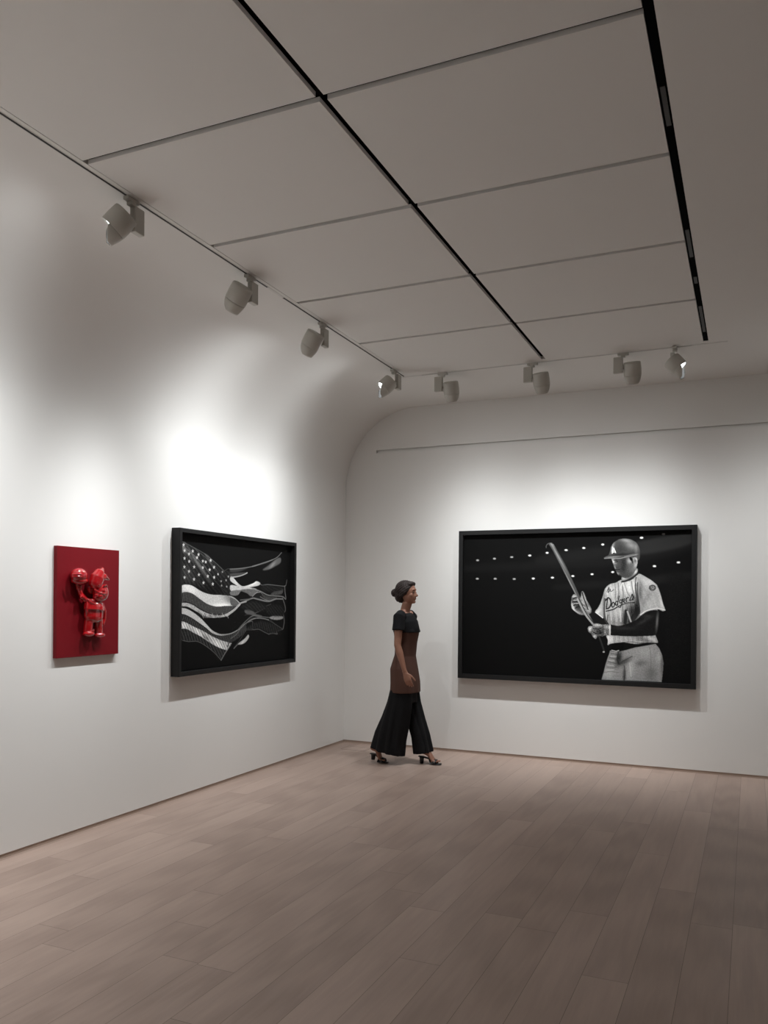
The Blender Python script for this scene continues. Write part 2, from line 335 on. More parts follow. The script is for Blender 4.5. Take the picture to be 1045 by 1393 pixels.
# ---------------------------------------------------------------- printed pictures (painted with numpy into a colour attribute)
class Canvas:
    """A print of W x H metres painted in tones 0..255; trace points are mapped onto the print by a homography."""
    def __init__(s, hom, u0, u1, v0, v1, ppm, flip=1):
        s.h = hom; s.u0, s.u1, s.v0, s.v1, s.ppm = u0, u1, v0, v1, ppm
        s.w = int((u1-u0)*ppm); s.hh = int((v1-v0)*ppm)
        s.a = np.zeros((s.hh, s.w), float)
        s.set(1, 0, 0)
        s.rng = np.random.RandomState(4)
    def set(s, k, ox, oy): s.k, s.ox, s.oy = k, ox, oy
    def P(s, pts):
        p = np.atleast_2d(np.array(pts, float)); x = s.ox+p[:, 0]*s.k; y = s.oy+p[:, 1]*s.k
        h = s.h; d = h[6]*x+h[7]*y+h[8]
        u = (h[0]*x+h[1]*y+h[2])/d; v = (h[3]*x+h[4]*y+h[5])/d
        return np.stack([(u-s.u0)*s.ppm, (s.v1-v)*s.ppm], 1)
    def unit(s, at):                                    # canvas pixels per trace unit near a point
        q = s.P([at, (at[0]+10, at[1]), (at[0], at[1]+10)])
        return (np.linalg.norm(q[1]-q[0])+np.linalg.norm(q[2]-q[0]))/20
    @staticmethod
    def spline(p, closed, n=6):
        p = np.array(p, float); N = len(p); out = []
        R = range(N if closed else N-1)
        for i in R:
            if closed: a, b, c, d = p[i-1], p[i], p[(i+1) % N], p[(i+2) % N]
            else: a, b, c, d = p[max(i-1, 0)], p[i], p[i+1], p[min(i+2, N-1)]
            for t in np.arange(n)/n:
                out.append(.5*((2*b)+(c-a)*t+(2*a-5*b+4*c-d)*t*t+(3*b-a-3*c+d)*t**3))
        if not closed: out.append(p[-1])
        return np.array(out)
    def blur(s, m, r):
        if r < .3: return m
        n = int(r*2.5)+1; k = np.exp(-np.arange(-n, n+1)**2/(2*r*r)); k /= k.sum()
        m = np.apply_along_axis(lambda q: np.convolve(q, k, 'same'), 0, m)
        return np.apply_along_axis(lambda q: np.convolve(q, k, 'same'), 1, m)
    def mask(s, pts, smooth=True, soft=.7):
        q = s.P(s.spline(pts, True) if smooth else pts)
        pad = int(soft*3)+3
        x0, y0 = np.maximum(np.floor(q.min(0)).astype(int)-pad, 0); x1, y1 = np.ceil(q.max(0)).astype(int)+pad
        x1 = min(x1, s.w); y1 = min(y1, s.hh)
        Y, X = np.mgrid[y0:y1, x0:x1]+.5
        ins = np.zeros(X.shape, bool)
        for i in range(len(q)):
            (ax, ay), (bx, by) = q[i-1], q[i]
            if ay == by: continue
            c = (ay > Y) != (by > Y)
            ins ^= c & (X < (bx-ax)*(Y-ay)/(by-ay)+ax)
        return (x0, y0, x1, y1), s.blur(ins.astype(float), soft), X, Y
    def fill(s, pts, tone, blobs=(), smooth=True, soft=.7, alpha=1, noise=0, streak=None):
        (x0, y0, x1, y1), m, X, Y = s.mask(pts, smooth, soft)
        if not m.size: return
        sh = np.full(m.shape, float(tone))
        for (bx, by, rx, ry, ang, dv) in blobs:
            c = s.P([(bx, by)])[0]; u = s.unit((bx, by)); a = math.radians(ang)
            dx, dy = X-c[0], Y-c[1]
            e = (dx*math.cos(a)+dy*math.sin(a))/(rx*u); f = (-dx*math.sin(a)+dy*math.cos(a))/(ry*u)
            sh += dv*np.exp(-(e*e+f*f))
        if streak:
            ang, per, amp = streak; a = math.radians(ang); u = s.unit(pts[0])
            t = (-X*math.sin(a)+Y*math.cos(a))/(per*u); w = (X*math.cos(a)+Y*math.sin(a))/(per*u*6)
            sh += amp*(np.sin(t*6.28+2*np.sin(w*2.1))+.6*np.sin(t*14.1+1.3+3*np.sin(w*1.3)))/1.6
        if noise: sh += s.blur(s.rng.randn(*m.shape), .6)*noise*2
        r = s.a[y0:y1, x0:x1]; r[:] = r*(1-m*alpha)+np.clip(sh, 0, 255)*m*alpha
    def line(s, pts, width, tone, smooth=True, alpha=1, soft=.6, taper=0):
        u = s.unit(pts[0]); q = s.P(s.spline(pts, False) if smooth and len(pts) > 2 else pts)
        W = max(width*u/2, .35); pad = int(W+soft*2)+3
        x0, y0 = np.maximum(np.floor(q.min(0)).astype(int)-pad, 0); x1, y1 = np.ceil(q.max(0)).astype(int)+pad
        x1 = min(x1, s.w); y1 = min(y1, s.hh)
        if x1 <= x0 or y1 <= y0: return
        Y, X = np.mgrid[y0:y1, x0:x1]+.5; m = np.zeros(X.shape); n = len(q)-1
        for i in range(n):
            a, b = q[i], q[i+1]; L = max(((b-a)**2).sum(), 1e-9)
            t = np.clip(((X-a[0])*(b[0]-a[0])+(Y-a[1])*(b[1]-a[1]))/L, 0, 1)
            d = np.hypot(X-a[0]-t*(b[0]-a[0]), Y-a[1]-t*(b[1]-a[1]))
            ww = W*(1-taper*((i+t)/n)) if taper else W
            m = np.maximum(m, np.clip((ww-d)/soft+.5, 0, 1))
        r = s.a[y0:y1, x0:x1]; r[:] = r*(1-m*alpha)+tone*m*alpha
    def dot(s, x, y, rx, ry, tone, alpha=1):
        t = np.linspace(0, 2*math.pi, 14)[:-1]
        s.fill([(x+rx*math.cos(a), y+ry*math.sin(a)) for a in t], tone, smooth=False, alpha=alpha)
    def rgb(s):
        c = np.clip((s.a*1.09-4)/255, .028, 1)
        return np.where(c < .04045, c/12.92, ((c+.055)/1.055)**2.4)

def paint_ballplayer():
    C_ = Canvas([0.01139383, 0.00010115204, -5.4091038, 0.00089893223, -0.010169989, 9.8550783, 0.00050536172, 4.4802968e-06, 1.0], 1.395, 3.655, .82, 2.30, 330)
    C_.a += 15
    c = C_; c.set(.3636, 600, 700)
    # stands and haze
    c.fill([(90, 190), (420, 170), (700, 140), (930, 95), (930, 135), (700, 185), (420, 205), (90, 215)], 24, soft=6, alpha=.8)
    c.fill([(700, 110), (930, 70), (930, 112), (740, 150)], 52, soft=4, alpha=.7)
    c.fill([(380, 150), (640, 118), (640, 150), (380, 185)], 30, soft=6, alpha=.7)
    c.fill([(440, 262), (640, 245), (640, 268), (440, 282)], 26, soft=5, alpha=.7)
    c.fill([(770, 235), (930, 215), (930, 245), (790, 260)], 33, soft=4, alpha=.7)
    c.fill([(830, 260), (930, 250), (930, 600), (840, 600)], 20, soft=12, alpha=.8, noise=4)
    rs = np.random.RandomState(8)
    for i in range(60):
        c.dot(840+rs.rand()*85, 250+rs.rand()*230, 1.2, 1, 36+rs.rand()*26, .6)
    for i in range(24): c.dot(380+rs.rand()*200, 380+rs.rand()*120, 1.3, 1, 28, .6)
    for i, (x, y) in enumerate([(137,171),(200,165),(265,159),(332,153),(397,143),(468,133),(534,125),(605,112),(750,87),(136,240),(203,240),(274,241),(345,239),(417,236),(493,230),(565,223),(642,215),(798,193),(888,179),(832,73)]):
        k = .45 if (x, y) == (832, 73) else (.7 if x < 300 else 1)
        c.dot(x, y, 9, 5, 70*k, .5); c.dot(x, y, 5.6+(x > 700), 3.4+(x > 700)*.6, 235*k)
    c.set(1/5.5, 740, 720)
    # far arm sleeve and upper glove
    c.fill([(330, 600), (380, 620), (450, 660), (470, 720), (430, 720), (370, 715), (335, 660)], 24)
    # bat
    c.fill([(34, 112), (48, 102), (72, 110), (95, 150), (158, 260), (215, 385), (270, 505), (330, 620), (380, 712), (360, 716), (310, 640), (248, 515), (190, 400), (120, 262), (66, 160), (44, 124)], 74, smooth=False,
           blobs=[(105, 200, 120, 7, 61, 60), (205, 420, 160, 5, 63, 60), (330, 640, 90, 5, 62, 70), (62, 112, 30, 12, 40, 40)])
    c.line([(17, 138), (18, 122), (34, 106), (60, 103)], 4, 120, alpha=.8)
    c.line([(96, 155), (160, 268), (218, 392)], 5, 50, alpha=.7)
    c.line([(400, 770), (430, 850), (448, 905)], 13, 44); c.dot(447, 917, 9, 6, 180)
    # upper glove
    c.fill([(204, 560), (207, 510), (222, 486), (240, 490), (262, 520), (276, 500), (280, 468), (292, 463), (306, 490), (320, 530), (338, 560), (356, 600), (350, 628), (322, 634), (300, 642), (262, 636), (230, 612), (208, 590)], 78,
           blobs=[(225, 500, 26, 16, 0, 80), (300, 520, 30, 60, -15, 90), (215, 580, 14, 40, -20, 120), (262, 570, 40, 26, 30, -30), (335, 600, 22, 24, 0, 90), (250, 620, 50, 10, 25, 80)], noise=12)
    for l in ([(218, 520), (240, 512), (258, 530)], [(214, 545), (238, 536), (262, 552)], [(222, 570), (246, 558), (272, 574)], [(236, 590), (262, 578), (288, 592)], [(286, 474), (300, 520), (318, 566), (330, 600)]):
        c.line(l, 9, 26, alpha=.85)
    for l in ([(216, 504), (238, 500)], [(222, 532), (252, 530)], [(226, 556), (256, 554)], [(285, 540), (300, 560)], [(292, 575), (312, 590)]): c.line(l, 6, 190, alpha=.8)
    c.line([(250, 520), (312, 640), (372, 714)], 13, 150); c.line([(262, 520), (322, 636), (380, 712)], 5, 35)
    # jersey body
    c.fill([(575, 378), (600, 392), (660, 375), (706, 332), (770, 362), (822, 398), (852, 440), (850, 620), (845, 700), (832, 780), (850, 850), (770, 850), (690, 858), (600, 846), (545, 850), (480, 868), (478, 830), (466, 795), (500, 780), (480, 700), (448, 660), (446, 560), (448, 470), (468, 430), (500, 408), (540, 398)], 158,
           blobs=[(640, 430, 90, 60, 0, 50), (500, 470, 40, 60, 0, 28), (560, 620, 50, 60, 0, 26), (660, 620, 50, 80, 20, -110), (600, 700, 30, 60, 0, -60), (740, 820, 80, 26, 15, -50), (490, 820, 26, 40, 0, 60), (800, 820, 40, 14, 20, 50), (700, 560, 20, 90, 0, -70), (520, 700, 40, 60, 0, -30)], noise=9, streak=(82, 34, 16))
    for l, w, t in (([(580, 392), (592, 470), (588, 560), (596, 660), (600, 715)], 5, 70), ([(555, 400), (560, 470), (548, 520)], 6, 95), ([(530, 405), (536, 470), (532, 520)], 5, 90), ([(600, 400), (622, 470), (640, 500)], 5, 110), ([(655, 390), (662, 450), (684, 520)], 6, 95), ([(690, 360), (684, 440), (700, 540), (716, 630)], 10, 48), ([(455, 520), (450, 620), (462, 690)], 13, 52), ([(478, 640), (470, 700)], 8, 70), ([(612, 610), (608, 700)], 22, 24), ([(650, 690), (690, 630), (704, 600)], 40, 28), ([(624, 615), (650, 690)], 12, 190)):
        c.line(l, w, t, alpha=.8, soft=1.6)
    for l, w, t in (([(570, 610), (575, 690)], 7, 205), ([(500, 620), (505, 680)], 8, 190), ([(540, 612), (545, 690)], 6, 180), ([(620, 420), (640, 470)], 9, 215), ([(700, 345), (690, 400)], 8, 210), ([(588, 395), (575, 440)], 8, 215)):
        c.line(l, w, t, alpha=.8, soft=1.6)
    # near sleeve
    c.fill([(706, 334), (770, 362), (822, 396), (856, 440), (876, 500), (892, 560), (906, 602), (888, 612), (850, 598), (800, 604), (752, 618), (722, 642), (714, 580), (706, 520), (700, 440), (694, 380)], 160,
           blobs=[(790, 400, 60, 30, 30, 30), (720, 470, 16, 70, 0, -60), (800, 560, 50, 50, 0, 10), (880, 560, 14, 50, -15, 40), (740, 560, 16, 60, 10, -25), (780, 500, 20, 60, 20, -18)], noise=7, streak=(60, 50, 7))
    c.line([(722, 640), (760, 612), (805, 598), (850, 590), (905, 604)], 7, 215, alpha=.9)
    c.line([(700, 400), (698, 470), (712, 560), (718, 620)], 8, 40, alpha=.75, soft=1.5)
    c.dot(811, 437, 27, 23, 66); c.dot(811, 436, 18, 14, 92); c.line([(800, 428), (812, 442), (806, 450)], 4, 150, smooth=False); c.line([(814, 426), (824, 436), (816, 448)], 4, 150, smooth=False)
    # far sleeve
    c.fill([(384, 618), (402, 590), (424, 548), (446, 480), (462, 440), (452, 520), (446, 600), (444, 662), (420, 648)], 168, blobs=[(400, 620, 16, 30, 40, 40), (450, 560, 10, 80, 0, -70)], noise=6)
    c.line([(386, 620), (412, 640), (440, 662)], 7, 215)
    # collar, neck, face
    c.fill([(582, 352), (600, 300), (690, 290), (700, 318), (668, 352), (622, 380), (584, 388)], 120, blobs=[(600, 365, 20, 12, -20, 60), (685, 318, 12, 20, 30, 80), (635, 345, 26, 16, -20, -60)])
    c.line([(584, 392), (620, 384), (668, 358), (706, 328)], 13, 42)
    c.fill([(510, 216), (512, 240), (520, 268), (530, 296), (546, 326), (556, 344), (570, 344), (584, 356), (612, 364), (650, 348), (678, 318), (694, 280), (700, 240), (696, 200), (600, 205)], 66,
           blobs=[(518, 240, 13, 22, -15, 130), (545, 330, 16, 9, 10, 90), (530, 285, 9, 14, -20, 60), (640, 235, 22, 26, 10, 95), (690, 250, 16, 40, 10, 120), (660, 300, 40, 34, 30, 30), (600, 250, 22, 36, 0, -26), (590, 300, 20, 24, 0, -20), (540, 255, 10, 10, 0, 30)], noise=5)
    c.line([(520, 232), (540, 234), (552, 242)], 5, 22); c.line([(528, 246), (545, 246)], 4, 28, smooth=False); c.line([(536, 300), (556, 302), (566, 298)], 5, 26); c.line([(536, 283), (548, 288)], 4, 30, smooth=False)
    c.fill([(640, 210), (656, 212), (664, 232), (662, 256), (654, 238), (644, 228)], 14)
    c.fill([(664, 216), (684, 210), (696, 226), (694, 256), (680, 262), (672, 240)], 150, blobs=[(682, 234, 6, 14, 0, -80), (690, 222, 8, 10, 0, 60)])
    # helmet
    c.fill([(448, 216), (466, 202), (484, 190), (496, 160), (504, 128), (524, 98), (560, 76), (604, 69), (650, 76), (688, 98), (710, 132), (718, 170), (716, 214), (704, 232), (694, 210), (686, 198), (650, 204), (600, 214), (560, 222), (500, 218)], 70,
           blobs=[(612, 82, 46, 14, 10, 60), (650, 120, 46, 26, 25, 62), (570, 150, 40, 40, 0, -14), (512, 130, 12, 40, 15, 70), (690, 150, 12, 50, 0, 30), (580, 190, 90, 10, -4, -30), (520, 206, 60, 6, -4, 60)], noise=3)
    c.line([(452, 218), (500, 216), (560, 218), (600, 211), (650, 198), (690, 192)], 5, 150, alpha=.85)
    c.line([(600, 204), (650, 190), (704, 186)], 5, 140, alpha=.6)
    # cap letters L and A interlocked
    c.line([(514, 132), (509, 170), (526, 172)], 6, 225, smooth=False); c.line([(510, 180), (522, 140), (536, 176)], 6, 235, smooth=False); c.line([(514, 164), (533, 162)], 4, 235, smooth=False)
    # dark forearm
    c.fill([(490, 716), (560, 722), (640, 700), (690, 676), (722, 648), (780, 612), (850, 606), (862, 640), (858, 720), (846, 770), (830, 792), (760, 798), (640, 800), (560, 796), (492, 786)], 24, blobs=[(846, 690, 9, 70, 4, 80), (740, 690, 60, 14, -30, 22), (600, 740, 90, 14, 0, 16), (770, 650, 40, 16, 0, 20)], noise=3)
    # lower glove
    c.fill([(328, 736), (340, 724), (362, 722), (368, 706), (400, 704), (440, 712), (496, 712), (500, 750), (496, 790), (462, 792), (440, 800), (404, 800), (388, 820), (372, 812), (352, 782), (332, 764)], 96,
           blobs=[(400, 716, 40, 10, 0, 90), (344, 744, 14, 18, 0, 120), (470, 730, 26, 12, 0, 70), (492, 750, 6, 40, 0, 100), (420, 768, 30, 20, 0, -60), (378, 800, 12, 14, 30, 90), (455, 770, 14, 18, 0, 40)], noise=22)
    c.line([(366, 742), (400, 746), (430, 738)], 6, 26); c.line([(370, 770), (400, 782), (428, 776)], 7, 22); c.line([(440, 716), (444, 760), (440, 792)], 5, 40); c.line([(494, 716), (494, 788)], 5, 215, smooth=False)
    # belt and hem
    c.fill([(482, 866), (520, 852), (600, 852), (690, 862), (770, 856), (850, 850), (830, 862), (760, 876), (690, 886), (600, 908), (540, 914), (500, 900)], 16)
    c.fill([(505, 868), (540, 850), (590, 856), (594, 884), (566, 908), (520, 904)], 9); c.line([(506, 904), (540, 912), (560, 906)], 5, 200, smooth=False)
    c.line([(590, 846), (650, 842), (720, 852), (780, 848), (848, 852)], 5, 30, alpha=.8)
    c.line([(545, 820), (600, 840), (680, 846), (740, 838)], 4, 190, alpha=.6, soft=1.5)
    # trousers
    c.fill([(494, 905), (520, 914), (560, 914), (600, 906), (680, 884), (760, 870), (834, 856), (862, 890), (884, 940), (894, 1000), (890, 1060), (880, 1142), (430, 1124), (446, 1070), (460, 1010), (476, 960), (488, 930)], 138,
           blobs=[(760, 920, 60, 50, 0, 18), (560, 960, 22, 50, 10, -95), (600, 990, 60, 20, -30, -60), (480, 1080, 40, 40, 0, 28), (650, 1040, 30, 90, 10, 25), (884, 1000, 12, 100, 0, -40), (800, 1080, 40, 60, 0, -30), (600, 1100, 12, 60, 0, -70), (860, 960, 20, 40, 0, 24), (720, 1000, 40, 22, -10, -32)], noise=7, smooth=False)
    for l, w, t in (([(500, 930), (540, 934), (560, 940)], 5, 60), ([(490, 960), (530, 968), (548, 980)], 5, 62), ([(480, 990), (520, 1000), (552, 1004)], 5, 70), ([(470, 1030), (510, 1036), (548, 1030)], 4, 80), ([(556, 920), (548, 970), (560, 1010)], 8, 34), ([(560, 1010), (600, 980), (660, 950)], 6, 60), ([(600, 1020), (606, 1080), (600, 1128)], 6, 50), ([(790, 880), (800, 960), (798, 1060)], 4, 104), ([(450, 1070), (500, 1064), (560, 1072)], 4, 95)):
        c.line(l, w, t, alpha=.75, soft=1.5)
    for l in ([(500, 950), (540, 952)], [(486, 980), (524, 984)], [(476, 1014), (520, 1020)], [(464, 1052), (520, 1050)], [(640, 1000), (652, 1100)]): c.line(l, 7, 195, smooth=False, alpha=.6, soft=1.5)
    # chest script
    S = lambda p, w=8.5: c.line(p, w, 34)
    c.line([(466, 612), (520, 598), (560, 574), (620, 552), (676, 548)], 9, 40); c.line([(470, 604), (540, 580), (600, 556), (660, 548)], 3, 190, alpha=.5)
    S([(476, 520), (470, 560), (466, 592)], 8); S([(462, 532), (480, 512), (498, 530), (500, 562), (486, 588), (466, 594)], 10)
    S([(514, 548), (506, 566), (512, 582), (524, 576), (528, 556), (518, 546)], 8)
    S([(550, 540), (540, 540), (534, 556), (540, 568), (550, 560)], 7.5); S([(562, 500), (554, 540), (550, 568)], 7.5)
    S([(580, 530), (570, 528), (564, 540), (570, 552), (580, 544)], 7); S([(584, 522), (580, 560), (570, 584), (558, 580)], 7)
    S([(594, 540), (606, 532), (602, 520), (594, 526), (594, 542), (606, 548)], 6.5)
    S([(616, 514), (618, 542)], 6.5); S([(618, 522), (626, 508), (634, 512)], 6)
    S([(642, 534), (656, 520), (652, 500), (644, 506), (640, 526), (652, 538)], 6.5) if False else None
    S([(640, 530), (652, 506), (660, 484), (664, 508), (656, 528), (642, 530)], 7)
    S([(660, 484), (672, 512), (664, 530)], 7)
    # pen scribble on the chest
    c.line([(470, 470), (482, 440), (488, 438), (480, 474), (496, 452), (500, 466), (520, 452)], 4.5, 46)
    c.line([(474, 452), (500, 446)], 3.5, 60, smooth=False)
    c.a[:4] = 6; c.a[-4:] = 6; c.a[:, :4] = 6; c.a[:, -4:] = 6
    return c

def paint_flag():
    c = Canvas([0.0097962739, 8.6969592e-05, -4.7147752, -0.001516018, -0.0043924078, 5.1516482, -0.00097180719, -8.630194e-06, 1.0], -2.99, -1.26, 1.02, 2.115, 420)
    c.a += 17
    K = .2105
    c.set(K, 210, 700)
    band = lambda top, bot, tone, **k: c.fill(list(c.spline(top, False))+list(c.spline(bot, False))[::-1], tone, smooth=False, **k)
    # canton
    c.fill([(150, 172), (196, 172), (240, 195), (300, 238), (350, 258), (395, 300), (455, 355), (500, 370), (500, 520), (430, 515), (360, 515), (300, 470), (240, 450), (150, 452)], 34, smooth=False, soft=1.5,
           blobs=[(230, 260, 120, 12, 32, 40), (300, 330, 140, 9, 42, 60), (220, 380, 60, 40, 30, 26), (400, 480, 70, 40, 0, -22), (190, 210, 40, 20, 40, 50), (350, 270, 60, 12, 45, 40)], noise=9, streak=(42, 22, 15))
    c.line([(190, 176), (260, 212), (330, 252), (395, 305), (455, 362)], 3, 120, alpha=.7, soft=1.5)
    c.line([(205, 215), (262, 262), (320, 320), (365, 380)], 5, 125, alpha=.6, soft=2)
    c.line([(262, 215), (310, 255), (350, 290), (420, 372)], 4, 100, alpha=.6, soft=2)
    c.line([(300, 400), (345, 360), (400, 430), (470, 500)], 3, 90, alpha=.5, soft=2)
    c.line([(230, 350), (270, 410), (330, 470)], 4, 80, alpha=.5, soft=2)
    def star(x, y, r, t=215, rot=0):
        p = []
        for i in range(10):
            a = -math.pi/2+i*math.pi/5+rot; q = r if i % 2 == 0 else r*.42
            p.append((x+q*math.cos(a)*.8, y+q*math.sin(a)*1.15))
        c.fill(p, t, smooth=False, soft=.5)
    for x, y in [(196, 195), (202, 232), (255, 236), (231, 254), (202, 282), (232, 302), (282, 278), (292, 258), (320, 300), (370, 296), (201, 338), (264, 338), (231, 366), (320, 342), (339, 306), (364, 356), (392, 340), (202, 406), (263, 418), (294, 388), (352, 398), (418, 385), (446, 370), (324, 440), (384, 448), (393, 405), (438, 430), (441, 458), (470, 424), (474, 465), (485, 400)]:
        star(x, y, 12 if x < 400 else 9, 200 if x < 420 else 150)
    # stripes
    band([(150, 470), (200, 452), (250, 458), (310, 495), (370, 515), (450, 520), (510, 528), (545, 560), (562, 572)], [(150, 530), (200, 502), (250, 510), (300, 545), (350, 578), (410, 595), (470, 590), (530, 588), (562, 574)], 190, noise=10, streak=(118, 9, 18), blobs=[(500, 545, 70, 26, 20, -70), (230, 475, 70, 24, 15, 40), (450, 585, 90, 10, 0, 50), (540, 560, 20, 14, 0, -60)])
    band([(150, 525), (200, 500), (250, 510), (300, 545), (350, 578), (410, 595), (470, 590), (530, 590)], [(150, 585), (200, 562), (250, 575), (300, 605), (360, 635), (420, 645), (470, 640), (530, 596)], 62, noise=8, streak=(96, 13, 36))
    band([(150, 575), (200, 568), (250, 580), (300, 612), (360, 640), (420, 650), (470, 640), (520, 608), (560, 575)], [(150, 598), (200, 592), (232, 600), (290, 632), (350, 662), (420, 664), (475, 655), (525, 622), (565, 580)], 165, noise=22)
    c.line([(290, 625), (318, 650), (345, 662), (400, 652), (430, 662)], 9, 120, alpha=.7, soft=2)
    for i in range(12): c.line([(300+i*16, 640+math.sin(i*2.)*6), (308+i*16, 662+math.sin(i*1.3)*6)], 3.5, 190 if i % 2 else 40, alpha=.7, smooth=False)
    band([(150, 600), (210, 606), (260, 632), (310, 672), (350, 715), (385, 750), (440, 772), (500, 766), (560, 735)], [(150, 640), (200, 644), (250, 668), (300, 702), (345, 735), (385, 768), (440, 782), (500, 772), (562, 740)], 182, noise=12, streak=(125, 8, 18), blobs=[(430, 775, 80, 14, 0, -20), (540, 745, 40, 10, -20, -50)])
    band([(150, 645), (200, 650), (250, 672), (300, 708), (345, 740), (385, 770), (440, 782), (520, 762), (600, 715)], [(150, 690), (200, 690), (260, 720), (320, 750), (380, 788), (440, 816), (500, 826), (560, 790), (600, 750)], 50, noise=10, streak=(110, 16, 26))
    band([(150, 690), (200, 692), (260, 722), (320, 750), (380, 785), (440, 812), (505, 830)], [(150, 740), (210, 738), (262, 765), (310, 790), (360, 825), (420, 858), (478, 878)], 165, noise=10, streak=(52, 17, 48), blobs=[(190, 715, 40, 22, 20, 40), (300, 770, 60, 9, 35, 50), (420, 840, 50, 12, 30, 40), (340, 800, 40, 10, 30, -70)])
    band([(150, 740), (210, 738), (262, 765), (310, 790), (360, 825), (420, 858), (478, 878)], [(150, 800), (200, 818), (262, 815), (300, 822), (340, 850), (395, 890), (438, 940)], 44, noise=7, streak=(60, 20, 26))
    c.line([(190, 812), (230, 820), (280, 818), (330, 842), (390, 888), (436, 938)], 3, 110, alpha=.8)
    c.line([(438, 940), (460, 900), (478, 872), (500, 840)], 6, 120, alpha=.8)
    c.line([(262, 735), (330, 800), (400, 830)], 4, 190, alpha=.5, soft=2)
    # right half folds
    c.fill([(500, 398), (515, 405), (545, 440), (580, 462), (640, 445), (665, 430), (688, 440), (680, 458), (620, 470), (585, 476), (560, 470), (500, 430)], 185, noise=8, blobs=[(640, 445, 40, 10, -10, 40), (530, 430, 20, 8, 50, 20)])
    c.fill([(500, 455), (560, 464), (620, 470), (665, 480), (660, 492), (600, 486), (540, 500), (500, 492)], 180, noise=12, streak=(5, 8, 15))
    c.fill([(500, 495), (560, 488), (545, 520), (500, 520)], 105, noise=10)
    c.fill([(560, 488), (620, 480), (680, 490), (636, 528), (604, 508)], 95, noise=10)
    c.fill([(500, 528), (540, 552), (560, 574), (530, 590), (500, 580)], 90, noise=12)
    c.fill([(640, 530), (690, 500), (740, 548), (700, 560)], 30); c.line([(690, 498), (740, 552)], 3, 100, smooth=False)
    c.fill([(500, 352), (560, 350), (610, 345), (560, 366), (500, 372)], 60, soft=2)
    c.line([(500, 405), (540, 400), (575, 390), (606, 376)], 6, 165)
    c.fill([(500, 380), (560, 375), (600, 374), (560, 392), (500, 398)], 70, soft=1.5)
    L = lambda p, w=3.5, t=135, a=.85: c.line(p, w, t, alpha=a, soft=.8)
    L([(455, 368), (480, 350), (495, 352)], 3, 70); L([(495, 352), (560, 348), (640, 335), (700, 315), (760, 295), (800, 275), (828, 245)], 4.5, 120); L([(640, 334), (720, 312), (770, 292)], 6, 120, .6)
    c.fill([(705, 358), (740, 330), (765, 308), (800, 282), (822, 280), (822, 310), (790, 332), (745, 355)], 92, soft=2, blobs=[(770, 325, 30, 8, -30, 40)])
    L([(688, 440), (700, 455), (740, 452), (800, 458), (848, 462), (858, 445), (862, 422)], 4, 120); L([(848, 462), (850, 500), (855, 545), (835, 530), (790, 525), (740, 520), (690, 495), (640, 478)], 5, 125)
    c.fill([(755, 520), (780, 495), (815, 488), (838, 480), (830, 512), (790, 520)], 72, soft=2, noise=8)
    c.fill([(700, 515), (750, 530), (800, 535), (770, 560), (735, 560)], 64, soft=1.5, noise=8)
    L([(560, 572), (600, 556), (640, 540), (670, 545), (740, 560), (790, 545), (835, 545)], 7, 130); L([(562, 552), (600, 548), (630, 545)], 6, 95)
    L([(476, 655), (510, 625), (540, 592), (562, 573), (600, 562)], 7, 160); L([(500, 530), (530, 545), (556, 570)], 5, 165)
    c.fill([(588, 618), (615, 610), (650, 628), (670, 650), (700, 660), (680, 668), (640, 650), (600, 640)], 84, soft=1.5, noise=10); L([(650, 640), (690, 620), (720, 602)], 6, 75); L([(730, 590), (760, 578)], 4, 70)
    L([(440, 775), (500, 768), (560, 735), (600, 700), (650, 672), (700, 670), (745, 680)], 5, 140); L([(545, 745), (585, 700), (630, 660), (660, 650), (700, 660), (750, 665)], 6, 95)
    c.fill([(750, 665), (780, 652), (830, 655), (835, 672), (800, 680), (765, 676)], 135, noise=14, soft=1.2)
    L([(480, 850), (500, 800), (530, 770), (560, 748), (600, 705)], 9, 60); L([(560, 750), (600, 740), (640, 740)], 12, 58, .8)
    L([(600, 700), (640, 690), (640, 740), (680, 740), (720, 760), (745, 772)], 4, 95); L([(745, 772), (770, 765), (800, 770), (795, 755), (835, 740)], 6, 88)
    L([(835, 540), (850, 590), (852, 620), (840, 640), (845, 690), (838, 735)], 6, 105); L([(755, 680), (790, 710), (830, 735)], 3, 70)
    L([(520, 860), (555, 815), (590, 760), (600, 745)], 5, 60)
    c.fill([(545, 838), (560, 822), (590, 800), (612, 775), (618, 790), (600, 820), (575, 836)], 165, soft=1, blobs=[(575, 828, 20, 6, -40, 30)]); L([(520, 865), (545, 838)], 4, 120)
    # creased dark cloth and frayed threads in the torn half
    for p, t, st in (([(565, 590), (640, 560), (700, 575), (735, 600), (690, 625), (640, 620), (590, 612)], 34, (30, 16, 14)), ([(600, 740), (650, 700), (720, 690), (790, 712), (830, 740), (790, 762), (740, 762), (680, 735)], 36, (70, 18, 16)), ([(730, 600), (790, 580), (838, 600), (842, 650), (780, 655), (740, 640)], 30, (40, 14, 14)), ([(700, 455), (800, 462), (842, 470), (830, 486), (740, 500), (700, 480)], 32, (20, 14, 10))):
        c.fill(p, t, soft=3, noise=7, streak=st, alpha=.9)
    L([(600, 700), (640, 668), (700, 672), (745, 684), (800, 716), (832, 738)], 3, 90, .7); L([(590, 650), (640, 640), (690, 668)], 3, 80, .6); L([(500, 800), (540, 770), (570, 720), (600, 700)], 4, 110, .7)
    L([(640, 528), (665, 505), (690, 500)], 4, 150, .8); L([(690, 530), (720, 548), (745, 556)], 4, 130, .7); L([(630, 660), (665, 648), (700, 655)], 5, 100, .7)
    rs = np.random.RandomState(3)
